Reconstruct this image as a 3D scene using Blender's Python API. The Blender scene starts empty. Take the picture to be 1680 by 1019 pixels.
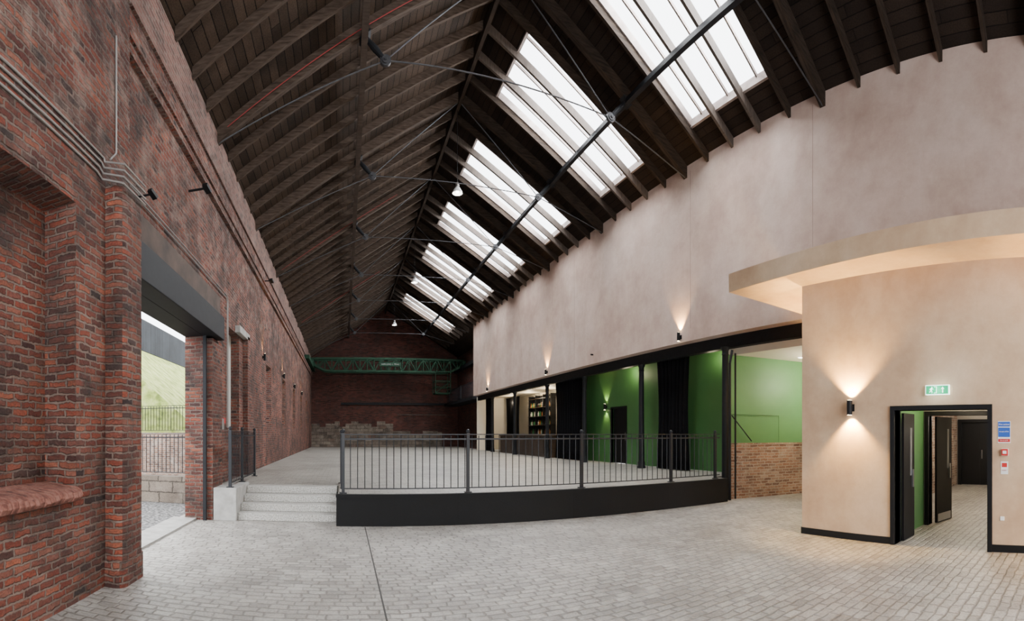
import bpy, bmesh, math, random
from mathutils import Vector, Matrix
random.seed(4)
C = bpy.context.scene.collection
H = 1.75

# ------------------------------------------------------------ materials
def newmat(name, col=(.5,.5,.5), rough=.7, metal=0.0, emit=None, es=0.0, spec=.5):
    m = bpy.data.materials.new(name); m.use_nodes = True
    b = m.node_tree.nodes['Principled BSDF']
    b.inputs['Base Color'].default_value = (*col,1)
    b.inputs['Roughness'].default_value = rough
    b.inputs['Metallic'].default_value = metal
    b.inputs['Specular IOR Level'].default_value = spec
    if emit:
        b.inputs['Emission Color'].default_value = (*emit,1)
        b.inputs['Emission Strength'].default_value = es
    return m
class N:
    def __init__(s,m): s.t=m.node_tree; s.b=s.t.nodes['Principled BSDF']
    def n(s,ty,**k):
        o=s.t.nodes.new(ty)
        for a,v in k.items(): setattr(o,a,v)
        return o
    def l(s,a,b): s.t.links.new(a,b)
    def math(s,op,a,b=None,c=None):
        o=s.n('ShaderNodeMath',operation=op)
        for i,v in enumerate((a,b,c)):
            if v is None: continue
            if isinstance(v,(int,float)): o.inputs[i].default_value=v
            else: s.l(v,o.inputs[i])
        return o.outputs[0]
    def noise(s,vec,scale,detail=4,rough=.55):
        o=s.n('ShaderNodeTexNoise'); o.inputs['Scale'].default_value=scale
        o.inputs['Detail'].default_value=detail; o.inputs['Roughness'].default_value=rough
        s.l(vec,o.inputs['Vector']); return o
    def ramp(s,fac,stops,interp='LINEAR'):
        o=s.n('ShaderNodeValToRGB'); e=o.color_ramp.elements; o.color_ramp.interpolation=interp
        while len(e)<len(stops): e.new(.5)
        for i,(p,c) in enumerate(stops):
            e[i].position=p; e[i].color=(*c,1) if len(c)==3 else c
        s.l(fac,o.inputs[0]); return o.outputs[0]
    def mix(s,fac,a,b,mode='MIX'):
        o=s.n('ShaderNodeMix',data_type='RGBA',blend_type=mode)
        for sock,v in ((o.inputs[0],fac),(o.inputs[6],a),(o.inputs[7],b)):
            if isinstance(v,(int,float)): sock.default_value=v
            elif isinstance(v,tuple): sock.default_value=(*v,1)
            else: s.l(v,sock)
        return o.outputs[2]
    def bump(s,h,strength=.5,dist=.02):
        o=s.n('ShaderNodeBump'); o.inputs['Strength'].default_value=strength; o.inputs['Distance'].default_value=dist
        s.l(h,o.inputs['Height']); s.l(o.outputs[0],s.b.inputs['Normal'])

def cellmat(name,w,h,cols,mortar,gap=.012,rough=.85,bump=.6,dist=.012,smear=.0,smearcol=(.5,.45,.4),dark=.5,shift=.5,warp=.006,lsc=.5,soft=.006,rj=.15,soot=0,smlo=.5,spec=.35,hsmear=False,sootlo=.5,sootcol=(.03,.021,.018),wsc=9,chip=3):
    m=newmat(name,rough=rough,spec=spec); q=N(m)
    tc=q.n('ShaderNodeTexCoord'); uv=tc.outputs['UV']
    nz=q.noise(uv,wsc,2)
    va=q.n('ShaderNodeVectorMath',operation='MULTIPLY_ADD'); q.l(nz.outputs['Color'],va.inputs[0]); va.inputs[1].default_value=(warp*2,)*3; q.l(uv,va.inputs[2])
    sp=q.n('ShaderNodeSeparateXYZ'); q.l(va.outputs[0],sp.inputs[0])
    v=q.math('DIVIDE',sp.outputs[1],h); row=q.math('FLOOR',v); fv=q.math('FRACT',v)
    rw=q.n('ShaderNodeTexWhiteNoise',noise_dimensions='1D'); q.l(row,rw.inputs['W'])
    u=q.math('ADD',q.math('DIVIDE',sp.outputs[0],w),q.math('ADD',q.math('MULTIPLY',row,shift),q.math('MULTIPLY',rw.outputs['Value'],rj)))
    cell=q.math('FLOOR',u); fu=q.math('FRACT',u)
    du=q.math('MULTIPLY',q.math('MINIMUM',fu,q.math('SUBTRACT',1.0,fu)),w)
    dv=q.math('MULTIPLY',q.math('MINIMUM',fv,q.math('SUBTRACT',1.0,fv)),h)
    d=q.math('MINIMUM',du,dv)
    ch=q.noise(uv,26,4,.7)
    d=q.math('SUBTRACT',d,q.math('MULTIPLY',q.math('MAXIMUM',q.math('SUBTRACT',ch.outputs['Fac'],.5),0.0),gap*chip))
    mr=q.n('ShaderNodeMapRange'); mr.interpolation_type='SMOOTHSTEP'; q.l(d,mr.inputs[0]); mr.inputs[1].default_value=gap*.4; mr.inputs[2].default_value=gap*.4+soft
    mask=mr.outputs[0]
    cb=q.n('ShaderNodeCombineXYZ'); q.l(cell,cb.inputs[0]); q.l(row,cb.inputs[1])
    wn=q.n('ShaderNodeTexWhiteNoise',noise_dimensions='2D'); q.l(cb.outputs[0],wn.inputs['Vector'])
    n=len(cols); col=q.ramp(wn.outputs['Value'],[(i/max(1,n-1),c) for i,c in enumerate(cols)])
    fine=q.noise(uv,38,5,.65)
    col=q.mix(.6,col,q.ramp(fine.outputs['Fac'],[(.3,(.35,.35,.35)),(.7,(1.4,1.4,1.4))]),'MULTIPLY')
    big=q.noise(uv,lsc,5,.6)
    col=q.mix(mask,mortar,col)
    col=q.mix(1.0,col,q.ramp(big.outputs['Fac'],[(.3,(dark,dark,dark)),(.65,(1.1,1.1,1.1))]),'MULTIPLY')
    if smear>0:
        sm=q.noise(uv,2.3,8,.76)
        f=q.ramp(sm.outputs['Fac'],[(smlo,(0,0,0)),(smlo+.16,(smear,)*3)])
        if hsmear:
            hr=q.n('ShaderNodeMapRange'); q.l(sp.outputs[1],hr.inputs[0]); hr.inputs[1].default_value=3.8; hr.inputs[2].default_value=5.6; hr.inputs[3].default_value=.15; hr.inputs[4].default_value=.9
            f=q.math('MULTIPLY',f,hr.outputs[0])
        col=q.mix(f,col,smearcol)
    if soot>0:
        mp=q.n('ShaderNodeMapping'); mp.inputs['Location'].default_value=(7.3,2.1,0); q.l(uv,mp.inputs[0])
        so=q.noise(mp.outputs[0],1.1,8,.75)
        f=q.ramp(so.outputs['Fac'],[(sootlo,(0,0,0)),(sootlo+.17,(soot,)*3)])
        col=q.mix(f,col,sootcol)
    q.l(col,q.b.inputs['Base Color'])
    hh=q.math('ADD',q.math('MULTIPLY',mask,1.0),q.math('ADD',q.math('MULTIPLY',fine.outputs['Fac'],.7),q.math('MULTIPLY',wn.outputs['Value'],.6)))
    q.bump(hh,bump,dist); return m

BR=[(.022,.013,.013),(.165,.036,.021),(.28,.065,.034),(.095,.023,.016),(.32,.095,.052),(.042,.019,.017),(.21,.046,.026),(.15,.05,.036),(.25,.085,.055)]
M_brick=cellmat('red_brick',.235,.078,BR,(.185,.13,.105),gap=.014,smear=.6,smearcol=(.32,.235,.195),dark=.36,warp=.024,bump=1.0,dist=.032,soot=.85,soft=.010,hsmear=True,smlo=.47,sootlo=.47,chip=4.5)
M_brickG=cellmat('weathered_brick',.235,.078,[(.07,.042,.035),(.17,.075,.058),(.20,.10,.078),(.11,.045,.036)],(.19,.145,.12),smear=.35,smearcol=(.23,.175,.15),dark=.5,warp=.014,soot=.5)
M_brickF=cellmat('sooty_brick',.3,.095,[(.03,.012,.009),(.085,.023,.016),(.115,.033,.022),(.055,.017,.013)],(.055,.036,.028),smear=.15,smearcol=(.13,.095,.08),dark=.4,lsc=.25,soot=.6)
M_brickO=cellmat('orange_brick',.235,.078,[(.20,.11,.075),(.36,.21,.145),(.29,.155,.10),(.15,.08,.058),(.40,.27,.20)],(.36,.31,.265),gap=.016,smear=.65,smearcol=(.42,.36,.30),dark=.5,warp=.022,chip=4,soot=.3)
M_stone=cellmat('sandstone_block',.65,.28,[(.08,.06,.047),(.19,.155,.12),(.13,.10,.078),(.23,.19,.15),(.12,.07,.05)],(.055,.045,.035),gap=.025,dark=.45,smear=.55,smearcol=(.25,.215,.175),soot=.5,warp=.03)
M_sett=cellmat('stone_setts',.20,.115,[(.30,.281,.255),(.375,.353,.322),(.335,.316,.287),(.43,.407,.372),(.235,.22,.20)],(.18,.165,.147),gap=.005,rough=.45,bump=.7,dist=.010,dark=.62,warp=.034,lsc=.4,soft=.018,smear=.7,smearcol=(.43,.41,.375),rj=.5,soot=.55,sootcol=(.19,.172,.152),spec=.5,wsc=5,chip=6)
M_sett2=cellmat('platform_setts',.26,.15,[(.22,.20,.175),(.33,.31,.27),(.27,.255,.225)],(.12,.11,.095),gap=.010,rough=.45,bump=.4,dist=.008,dark=.65,warp=.02,smear=.4,smearcol=(.36,.34,.30),spec=.5,soot=.3,sootcol=(.14,.12,.10))
M_deckL=cellmat('fill_lit_brown_boards',3.1,.17,[(.028,.018,.012),(.052,.034,.023),(.038,.025,.017),(.068,.045,.031)],(.007,.0045,.003),gap=.010,rough=.85,dark=.45,bump=.5,spec=.15,lsc=.8)  # left slope boards, brown lifted in colour in place of fill light
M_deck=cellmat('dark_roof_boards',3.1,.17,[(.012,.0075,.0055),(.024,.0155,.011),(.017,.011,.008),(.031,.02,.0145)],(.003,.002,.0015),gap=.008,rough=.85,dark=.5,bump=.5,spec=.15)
M_board=cellmat('black_boards',2.4,5.0,[(.004,.004,.0045),(.0055,.0055,.006)],(.002,.002,.002),gap=.004,rough=.7,bump=.1,spec=.2)

def noisy(name,cols,scale=3,rough=.7,bump=0,metal=0,stretch=(1,1,1),detail=6,lo=.3,hi=.7,spec=.4):
    m=newmat(name,cols[0],rough,metal,spec=spec); q=N(m)
    tc=q.n('ShaderNodeTexCoord'); mp=q.n('ShaderNodeMapping'); mp.inputs['Scale'].default_value=stretch
    q.l(tc.outputs['UV'],mp.inputs[0])
    nz=q.noise(mp.outputs[0],scale,detail,.6)
    k=len(cols); col=q.ramp(nz.outputs['Fac'],[(lo+(hi-lo)*i/max(1,k-1),c) for i,c in enumerate(cols)])
    q.l(col,q.b.inputs['Base Color'])
    if bump: q.bump(nz.outputs['Fac'],bump,.01)
    return m
def plaster(name,a,b,c):
    m=newmat(name,a,.8,spec=.3); q=N(m); tc=q.n('ShaderNodeTexCoord')
    mp=q.n('ShaderNodeMapping'); mp.inputs['Scale'].default_value=(1,.6,1); q.l(tc.outputs['UV'],mp.inputs[0])
    n1=q.noise(mp.outputs[0],.5,9,.62); n2=q.noise(tc.outputs['UV'],1.7,8,.72)
    mp2=q.n('ShaderNodeMapping'); mp2.inputs['Scale'].default_value=(.8,.10,1); q.l(tc.outputs['UV'],mp2.inputs[0]); n3=q.noise(mp2.outputs[0],1.0,4,.55)
    col=q.ramp(n1.outputs['Fac'],[(.33,a),(.5,b),(.64,c)])
    col=q.mix(.85,col,q.ramp(n2.outputs['Fac'],[(.32,(.85,.81,.79)),(.68,(1.09,1.10,1.11))]),'MULTIPLY')
    col=q.mix(.55,col,q.ramp(n3.outputs['Fac'],[(.3,(.86,.83,.81)),(.7,(1.08,1.08,1.08))]),'MULTIPLY')
    q.l(col,q.b.inputs['Base Color']); q.bump(n2.outputs['Fac'],.15,.01); return m
M_plas=plaster('pink_plaster',(.43,.305,.255),(.53,.405,.345),(.59,.475,.415))
M_plasLit=plaster('golden_lit_plaster',(.46,.31,.195),(.56,.405,.265),(.635,.49,.345))  # pink plaster with the golden lamplight put into its colour
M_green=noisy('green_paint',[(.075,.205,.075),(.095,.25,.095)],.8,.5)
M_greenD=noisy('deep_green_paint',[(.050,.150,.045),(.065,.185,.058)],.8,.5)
M_cream=noisy('cream_paint',[(.62,.56,.46),(.7,.64,.53)],.6,.6)
M_hall=noisy('hall_grey_paint',[(.20,.18,.155),(.28,.25,.21)],.6,.6)
M_conc=noisy('pale_concrete',[(.22,.215,.20),(.36,.35,.33)],4,.75,.3)
M_granite=noisy('speckled_granite',[(.16,.15,.14),(.34,.33,.30),(.46,.44,.41)],40,.6,.2,lo=.35,hi=.65)
M_steel=noisy('black_painted_steel',[(.006,.0065,.008),(.010,.011,.013)],6,.6,metal=.0,spec=.2)
M_rail=newmat('charcoal_railing_paint',(.010,.011,.014),.45,.0,spec=.3)
M_iron=noisy('grey_iron',[(.03,.03,.033),(.065,.065,.07)],12,.5,metal=.3)
M_timbL=noisy('fill_lit_brown_timber',[(.022,.015,.011),(.055,.038,.028),(.085,.062,.047)],3,.85,.4,stretch=(1,6,1),spec=.15)  # left slope timber brightened in colour, standing in for fill light
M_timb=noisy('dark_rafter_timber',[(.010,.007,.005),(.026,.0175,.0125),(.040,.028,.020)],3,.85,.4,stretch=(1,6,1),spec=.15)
M_timb2=noisy('grey_brown_timber',[(.04,.028,.022),(.09,.068,.053)],3,.75,.3,stretch=(6,1,1))
M_lint=noisy('brown_stained_beam',[(.03,.02,.016),(.06,.04,.031),(.09,.06,.046)],2,.8,.3)
M_glzbar=noisy('weathered_glazing_timber',[(.16,.12,.105),(.30,.25,.225)],3,.7,.2)
M_galv=newmat('galvanised_conduit',(.24,.225,.21),.5,.3)
M_cgreen=noisy('crane_green_paint',[(.010,.034,.019),(.018,.055,.031)],2,.7,spec=.2)
M_cloth=noisy('black_velvet',[(.003,.003,.004),(.007,.007,.008)],20,.95,spec=.1)
M_black=newmat('matt_black',(.006,.006,.007),.55,spec=.2)
M_white=newmat('white_paint',(.75,.75,.73),.5)
M_red=newmat('red_paint',(.5,.02,.02),.5)
M_cable=newmat('dull_red_cable',(.2,.011,.011),.6)
M_blue=newmat('sign_blue',(.02,.09,.42),.5)
M_sgreen=newmat('sign_green',(.0,.33,.14),.5,emit=(.0,.5,.2),es=.9)
M_swhite=newmat('sign_white_lit',(.8,.9,.85),.5,emit=(.8,1,.9),es=3.0)
M_kick=newmat('brushed_kickplate',(.35,.35,.36),.3,.9)
M_wood=noisy('dark_bar_wood',[(.02,.012,.008),(.05,.03,.02)],3,.4,.2,stretch=(1,6,1))
M_grass=noisy('rough_grass',[(.15,.20,.04),(.33,.40,.10),(.46,.50,.20)],2.6,.9,.8,detail=12,lo=.35,hi=.65)
M_gravel=noisy('grey_gravel',[(.02,.02,.02),(.11,.108,.105),(.26,.255,.25)],13,.95,1.0,lo=.36,hi=.62,detail=3)
M_fence=cellmat('black_timber_fence',.14,4.0,[(.03,.036,.045),(.05,.057,.07)],(.008,.008,.01),gap=.015)
M_sill=noisy('worn_sill_brick',[(.03,.018,.015),(.13,.045,.033),(.22,.10,.075),(.09,.04,.032)],9,.9,.8,detail=9)
M_lamp=newmat('lit_lens',(1,.9,.7),.5,emit=(1,.78,.45),es=30)
M_lampw=newmat('lit_bulb_white',(1,1,1),.5,emit=(1,.97,.9),es=12)
M_glass=bpy.data.materials.new('skylight_glass'); M_glass.use_nodes=True
_t=M_glass.node_tree; _t.nodes.clear(); _o=_t.nodes.new('ShaderNodeOutputMaterial'); _m=_t.nodes.new('ShaderNodeMixShader'); _a=_t.nodes.new('ShaderNodeBsdfTransparent'); _g=_t.nodes.new('ShaderNodeBsdfGlossy'); _g.inputs['Roughness'].default_value=.1
_a.inputs[0].default_value=(.95,.96,.97,1); _m.inputs[0].default_value=.05; _t.links.new(_a.outputs[0],_m.inputs[1]); _t.links.new(_g.outputs[0],_m.inputs[2]); _t.links.new(_m.outputs[0],_o.inputs[0])

# ------------------------------------------------------------ mesh builder
class MB:
    def __init__(s): s.v=[]; s.f=[]; s.m=[]
    def poly(s,pts,mi=0):
        b=len(s.v); s.v+= [Vector(p) for p in pts]; s.f.append(list(range(b,b+len(pts)))); s.m.append(mi)
    def add(s,vs,fs,mi=0):
        b=len(s.v); s.v+=[Vector(p) for p in vs]
        for f in fs: s.f.append([b+i for i in f]); s.m.append(mi)
    def box(s,x0,x1,y0,y1,z0,z1,mi=0):
        s.add([(x0,y0,z0),(x1,y0,z0),(x1,y1,z0),(x0,y1,z0),(x0,y0,z1),(x1,y0,z1),(x1,y1,z1),(x0,y1,z1)],
              [(0,3,2,1),(4,5,6,7),(0,1,5,4),(1,2,6,5),(2,3,7,6),(3,0,4,7)],mi); return s
    def bar(s,p0,p1,w,h,mi=0,up=(0,0,1)):
        p0=Vector(p0);p1=Vector(p1);d=(p1-p0).normalized();u=Vector(up)
        if abs(d.dot(u))>.98: u=Vector((1,0,0))
        a=d.cross(u).normalized(); b=a.cross(d).normalized(); vs=[]
        for p in (p0,p1):
            for i,j in ((-1,-1),(1,-1),(1,1),(-1,1)): vs.append(p+a*w/2*i+b*h/2*j)
        s.add(vs,[(0,3,2,1),(4,5,6,7),(0,1,5,4),(1,2,6,5),(2,3,7,6),(3,0,4,7)],mi); return s
    def cyl(s,p0,p1,r0,r1=None,n=10,mi=0):
        r1=r0 if r1 is None else r1
        p0=Vector(p0);p1=Vector(p1);d=(p1-p0).normalized();u=Vector((0,0,1))
        if abs(d.dot(u))>.98: u=Vector((1,0,0))
        a=d.cross(u).normalized(); b=a.cross(d)
        vs=[];fs=[]
        for p,r in ((p0,r0),(p1,r1)):
            for i in range(n):
                t=2*math.pi*i/n; vs.append(p+(a*math.cos(t)+b*math.sin(t))*r)
        for i in range(n):
            j=(i+1)%n; fs.append((i,j,n+j,n+i))
        fs.append(tuple(range(n-1,-1,-1))); fs.append(tuple(range(n,2*n)))
        s.add(vs,fs,mi); return s
    def tube(s,pts,r,n=8,mi=0):
        for a,b in zip(pts[:-1],pts[1:]): s.cyl(a,b,r,n=n,mi=mi)
        return s
    def lathe(s,prof,c,n=16,mi=0):
        vs=[];fs=[];k=len(prof)
        for r,z in prof:
            for i in range(n):
                t=2*math.pi*i/n; vs.append((c[0]+r*math.cos(t),c[1]+r*math.sin(t),c[2]+z))
        for a in range(k-1):
            for i in range(n):
                j=(i+1)%n; fs.append((a*n+i,a*n+j,(a+1)*n+j,(a+1)*n+i))
        fs.append(tuple(range(n-1,-1,-1))); fs.append(tuple(range((k-1)*n,k*n)))
        s.add(vs,fs,mi); return s
    def prism(s,poly,z0,z1,mi=0,f=lambda a,b,c:(a,b,c)):
        n=len(poly); vs=[f(a,b,z0) for a,b in poly]+[f(a,b,z1) for a,b in poly]
        fs=[tuple(range(n-1,-1,-1)),tuple(range(n,2*n))]+[(i,(i+1)%n,n+(i+1)%n,n+i) for i in range(n)]
        s.add(vs,fs,mi); return s
    def grid(s,u0,u1,v0,v1,holes,w0,w1,f,mi=0,ustep=None):
        us=sorted({u0,u1,*[h[0] for h in holes],*[h[1] for h in holes]}); vs=sorted({v0,v1,*[h[2] for h in holes],*[h[3] for h in holes]})
        us=[u for u in us if u0<=u<=u1]; vs=[v for v in vs if v0<=v<=v1]
        def full(i,j):
            if i<0 or j<0 or i>=len(us)-1 or j>=len(vs)-1: return False
            cu=(us[i]+us[i+1])/2; cv=(vs[j]+vs[j+1])/2
            return not any(h[0]<cu<h[1] and h[2]<cv<h[3] for h in holes)
        for i in range(len(us)-1):
            for j in range(len(vs)-1):
                if not full(i,j): continue
                a,b,c,d=us[i],us[i+1],vs[j],vs[j+1]
                s.poly([f(a,c,w0),f(a,d,w0),f(b,d,w0),f(b,c,w0)],mi); s.poly([f(a,c,w1),f(b,c,w1),f(b,d,w1),f(a,d,w1)],mi)
                if not full(i-1,j): s.poly([f(a,c,w0),f(a,c,w1),f(a,d,w1),f(a,d,w0)],mi)
                if not full(i+1,j): s.poly([f(b,c,w0),f(b,d,w0),f(b,d,w1),f(b,c,w1)],mi)
                if not full(i,j-1): s.poly([f(a,c,w0),f(b,c,w0),f(b,c,w1),f(a,c,w1)],mi)
                if not full(i,j+1): s.poly([f(a,d,w0),f(a,d,w1),f(b,d,w1),f(b,d,w0)],mi)
        return s
    def done(s,name,mats,smooth=False,swap=False,origin=None,bevel=0,merge=True):
        me=bpy.data.meshes.new(name)
        lo=Vector([min(v[i] for v in s.v) for i in range(3)]); hi=Vector([max(v[i] for v in s.v) for i in range(3)])
        o=Vector(origin) if origin else Vector(((lo.x+hi.x)/2,(lo.y+hi.y)/2,lo.z))
        me.from_pydata([tuple(v-o) for v in s.v],[],s.f)
        bm=bmesh.new(); bm.from_mesh(me)
        for f,mi in zip(bm.faces,s.m): f.material_index=mi; f.smooth=smooth
        if merge: bmesh.ops.remove_doubles(bm,verts=bm.verts,dist=1e-5)
        bmesh.ops.recalc_face_normals(bm,faces=bm.faces)
        uvl=bm.loops.layers.uv.new('UVMap')
        for f in bm.faces:
            n=f.normal; ax=max(range(3),key=lambda i:abs(n[i]))
            for l in f.loops:
                p=l.vert.co+o
                uv=(p.y,p.z) if ax==0 else (p.x,p.z) if ax==1 else (p.x,p.y)
                if swap: uv=(uv[1],uv[0])
                l[uvl].uv=uv
        bm.to_mesh(me); bm.free()
        if not isinstance(mats,(list,tuple)): mats=[mats]
        for m in mats: me.materials.append(m)
        ob=bpy.data.objects.new(name,me); ob.location=o; C.objects.link(ob)
        if smooth:
            try: me.set_sharp_from_angle(angle=math.radians(35))
            except Exception: pass
        if bevel:
            b=ob.modifiers.new('bevel','BEVEL'); b.width=bevel; b.segments=2; b.limit_method='ANGLE'
        return ob
def S(o): o['kind']='structure'; return o
def T(o,label,cat,group=None):
    o['label']=label; o['category']=cat
    if group: o['group']=group
    return o
def E(name,loc,label=None,cat=None,group=None):
    e=bpy.data.objects.new(name,None); e.location=loc; e.empty_display_size=.2; C.objects.link(e)
    if label: T(e,label,cat,group)
    return e
def P(child,par):
    child.parent=par; child.matrix_parent_inverse=Matrix.Translation(-Vector(par.location)); return child
def dup_part(src,par_src,par_new):
    c=src.copy(); c.parent=par_new; c.matrix_parent_inverse=Matrix.Translation(-Vector(par_src.location)); C.objects.link(c); return c
def dup_thing(root,kids,delta):
    r=root.copy(); r.location=Vector(root.location)+Vector(delta); C.objects.link(r)
    out=[dup_part(k,root,r) for k in kids]
    return r,out
FX=lambda u,v,w:(w,u,v)     # wall on X plane: u=Y v=Z
FY=lambda u,v,w:(u,w,v)

def spot(name,loc,direction,energy,angle,col=(1,.72,.42),blend=.6,par=None,r=.03):
    l=bpy.data.lights.new(name,'SPOT'); l.energy=energy; l.spot_size=math.radians(angle); l.spot_blend=blend; l.color=col; l.shadow_soft_size=r
    o=bpy.data.objects.new(name,l); o.location=loc; o.rotation_euler=Vector(direction).to_track_quat('-Z','Y').to_euler(); C.objects.link(o)
    if par: P(o,par)
    return o
def area(name,loc,direction,energy,sx,sy,col=(1,1,1)):
    l=bpy.data.lights.new(name,'AREA'); l.shape='RECTANGLE'; l.size=sx; l.size_y=sy; l.energy=energy; l.color=col
    o=bpy.data.objects.new(name,l); o.location=loc; o.rotation_euler=Vector(direction).to_track_quat('-Z','Y').to_euler(); C.objects.link(o); return o
def point(name,loc,e,col=(1,.85,.65),r=.1,par=None):
    l=bpy.data.lights.new(name,'POINT'); l.energy=e; l.color=col; l.shadow_soft_size=r
    o=bpy.data.objects.new(name,l); o.location=loc; C.objects.link(o)
    if par: P(o,par)
    return o

# ------------------------------------------------------------ levels
XL=-2.8; RX=3.7; RZ=12.74; SL=.652; SR=.625; XR=9.0; YE=41.5; PZ=.6
dl=lambda x:RZ-SL*(RX-x); dr=lambda x:RZ-SR*(x-RX)
RP=.914; RY0=1.01

# floor
S(MB().box(-3.4,16.2,-5,41.9,-.2,0).done('floor',M_sett))
T(MB().box(.40,.418,3.2,8.86,0,.003).done('drainage_channel',newmat('grimy_slot',(.04,.038,.035),.8)),'narrow dark drainage slot set in the stone setts','drain')

# ------------------------------------------------------------ left wall
win=[(17.0+4.6*i,18.2+4.6*i,2.1,4.3) for i in range(5)]
mb=MB().grid(-5,YE,0,dl(XL)-.02,[(5.4,9.2,0,4.0),(11.3,12.5,.6,4.4),(1.6,4.13,1.08,4.2)]+win,-3.2,XL,FX)
mb.box(-3.2,-3.02,1.55,4.2,1.0,4.3)
S(mb.done('wall_left',M_brick))
S(MB().grid(-5,5.4,0,7.2,[(1.6,4.13,1.08,4.2)],XL,-2.62,FX).done('wall_left.001',M_brick))
S(MB().box(XL,-2.75,5.4,YE,7.55,8.42).done('trim_1',M_brickG))
S(MB().box(XL,-2.60,-5,5.4,7.2,8.42).done('trim_2',M_brickG))
mb=MB().box(XL,-2.68,5.4,YE,6.95,7.1); mb.box(XL,-2.72,5.4,YE,6.8,6.95)
S(mb.done('trim_3',M_brick))
# bullnose sill of blind window
mb=MB(); 
y=1.6
while y<4.1:
    y1=min(y+.075,4.13); j=random.uniform(-.012,.012); k=random.uniform(-.015,.01)
    pr=[(-3.02,1.06),(-2.60,1.06),(-2.54+k,1.08),(-2.51+k,1.12+j),(-2.53+k,1.17+j),(-2.60,1.2+j),(-3.02,1.24)]
    mb.prism(pr,y,y1-.008,f=lambda a,b,c:(a,c,b)); y+=.078
S(mb.done('trim_4',M_sill,smooth=False,bevel=.006))
S(MB().box(-3.02,-2.625,1.6,4.13,4.15,4.2).done('trim_5',M_brick))
# pilaster
def rpoly(x0,x1,y0,y1,r,n=5):
    pts=[(x0,y0)]
    for i in range(n+1):
        t=-math.pi/2+math.pi/2*i/n; pts.append((x1-r+r*math.cos(t),y0+r+r*math.sin(t)))
    for i in range(n+1):
        t=math.pi/2*i/n; pts.append((x1-r+r*math.cos(t),y1-r+r*math.sin(t)))
    pts.append((x0,y1)); return pts
mb=MB().prism(rpoly(-2.618,-2.40,4.75,5.38,.13),.3,4.58)
mb.prism(rpoly(-2.618,-2.385,4.735,5.395,.13),0,.3)
T(mb.done('brick_pilaster',M_brick),'round-cornered weathered red brick pilaster beside the loading doorway','pilaster')
T(MB().box(XL+.002,-2.66,13.0,13.9,PZ+.002,4.5).done('brick_pilaster',M_brick),'red brick pier standing beside the pale side door','pilaster')
T(MB().box(XL+.002,-2.62,9.25,10.0,0,3.7).done('brick_pilaster',M_brick),'red brick pier at the edge of the loading doorway','pilaster')
# shutter box, lintel, track
mb=MB().box(XL+.002,-2.5,5.42,9.75,3.74,4.23); mb.box(-3.19,XL+.002,5.41,9.19,3.74,3.99)
o=mb.done('roller_shutter_box',M_steel,bevel=.01); T(o,'long black steel roller shutter box over the loading doorway','shutter')
T(MB().box(XL+.002,-2.72,5.42,10.2,4.24,4.8).done('lintel_beam',M_lint),'brown stained timber lintel beam above the shutter box','beam')
mb=MB().box(XL+.002,-2.73,9.14,9.19,0,3.74)
T(mb.done('shutter_track',M_steel),'black steel vertical guide track at the doorway jamb','track')
S(MB().box(-3.45,-2.95,5.4,9.2,0,.035).done('trim_6',M_conc))
# side door
e=E('door_1',(-3.05,11.9,PZ)); S(e)
P(MB().box(-3.08,-3.03,11.3,12.5,PZ,4.4).done('door_leaf',noisy('pale_door_paint',[(.42,.41,.38),(.5,.49,.46)],2,.5)),e)
P(MB().box(-3.02,-2.98,11.38,11.42,1.5,1.75).done('handle',M_kick),e)
T(MB().box(XL+.002,-2.66,12.0,13.3,4.4,4.58).done('stone_lintel',M_conc,bevel=.01),'pale stone lintel over the side door','lintel')
# windows left
for i,w in enumerate(win):
    e=E('window_%d'%(i+1),(-3.1,(w[0]+w[1])/2,w[2])); S(e)
    mb=MB().grid(w[0],w[1],w[2],w[3],[(w[0]+.06,(w[0]+w[1])/2-.03,w[2]+.06,3.15),((w[0]+w[1])/2+.03,w[1]-.06,w[2]+.06,3.15),(w[0]+.06,(w[0]+w[1])/2-.03,3.2,w[3]-.06),((w[0]+w[1])/2+.03,w[1]-.06,3.2,w[3]-.06)],-3.14,-3.08,FX)
    P(mb.done('window_frame',M_white),e)
    P(MB().box(-3.115,-3.105,w[0]+.05,w[1]-.05,w[2]+.05,w[3]-.05).done('glass_pane',M_glass),e)
# conduits
def conduit(pts,label,r=.011,mat=M_galv):
    mb=MB().tube(pts,r); return T(mb.done('conduit',mat,smooth=True),label,'pipe')
xw=-2.605
for i in range(4):
    z=4.66+.075*i
    conduit([(xw,-1,z),(xw,4.55+.05*i,z),(xw,4.66+.02*i,z-.03),(-2.36,4.69+.01*i,z-.12),(-2.36,5.3,z-.1)],'grey galvanised cable conduit running along the brick wall')
conduit([(xw,5.0,5.1),(xw,5.0,6.5)],'vertical grey conduit rising up the brick wall')
conduit([(xw,4.85,4.95),(xw,5.0,5.1)],'short bent grey conduit on the brick wall')
for i in range(2):
    z=5.02+.07*i
    conduit([(-2.77,5.45,z),(-2.77,11.0,z),(-2.77,11.05+.1*i,z-.1),(-2.77,11.05+.1*i,1.9)],'grey conduit run above the doorway turning down the wall')
conduit([(-2.785,10.25,.66),(-2.785,10.25,4.2)],'thin pale conduit fixed to the brick pier')
T(MB().box(-2.80,-2.70,10.3,10.5,1.85,2.1).done('switch_box',M_galv,bevel=.01),'grey metal isolator box on brick pier','switch')
T(MB().box(-2.80,-2.73,10.65,10.75,2.0,2.12).done('call_point',M_red,bevel=.005),'small red fire call point on brick pier','alarm')

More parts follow.
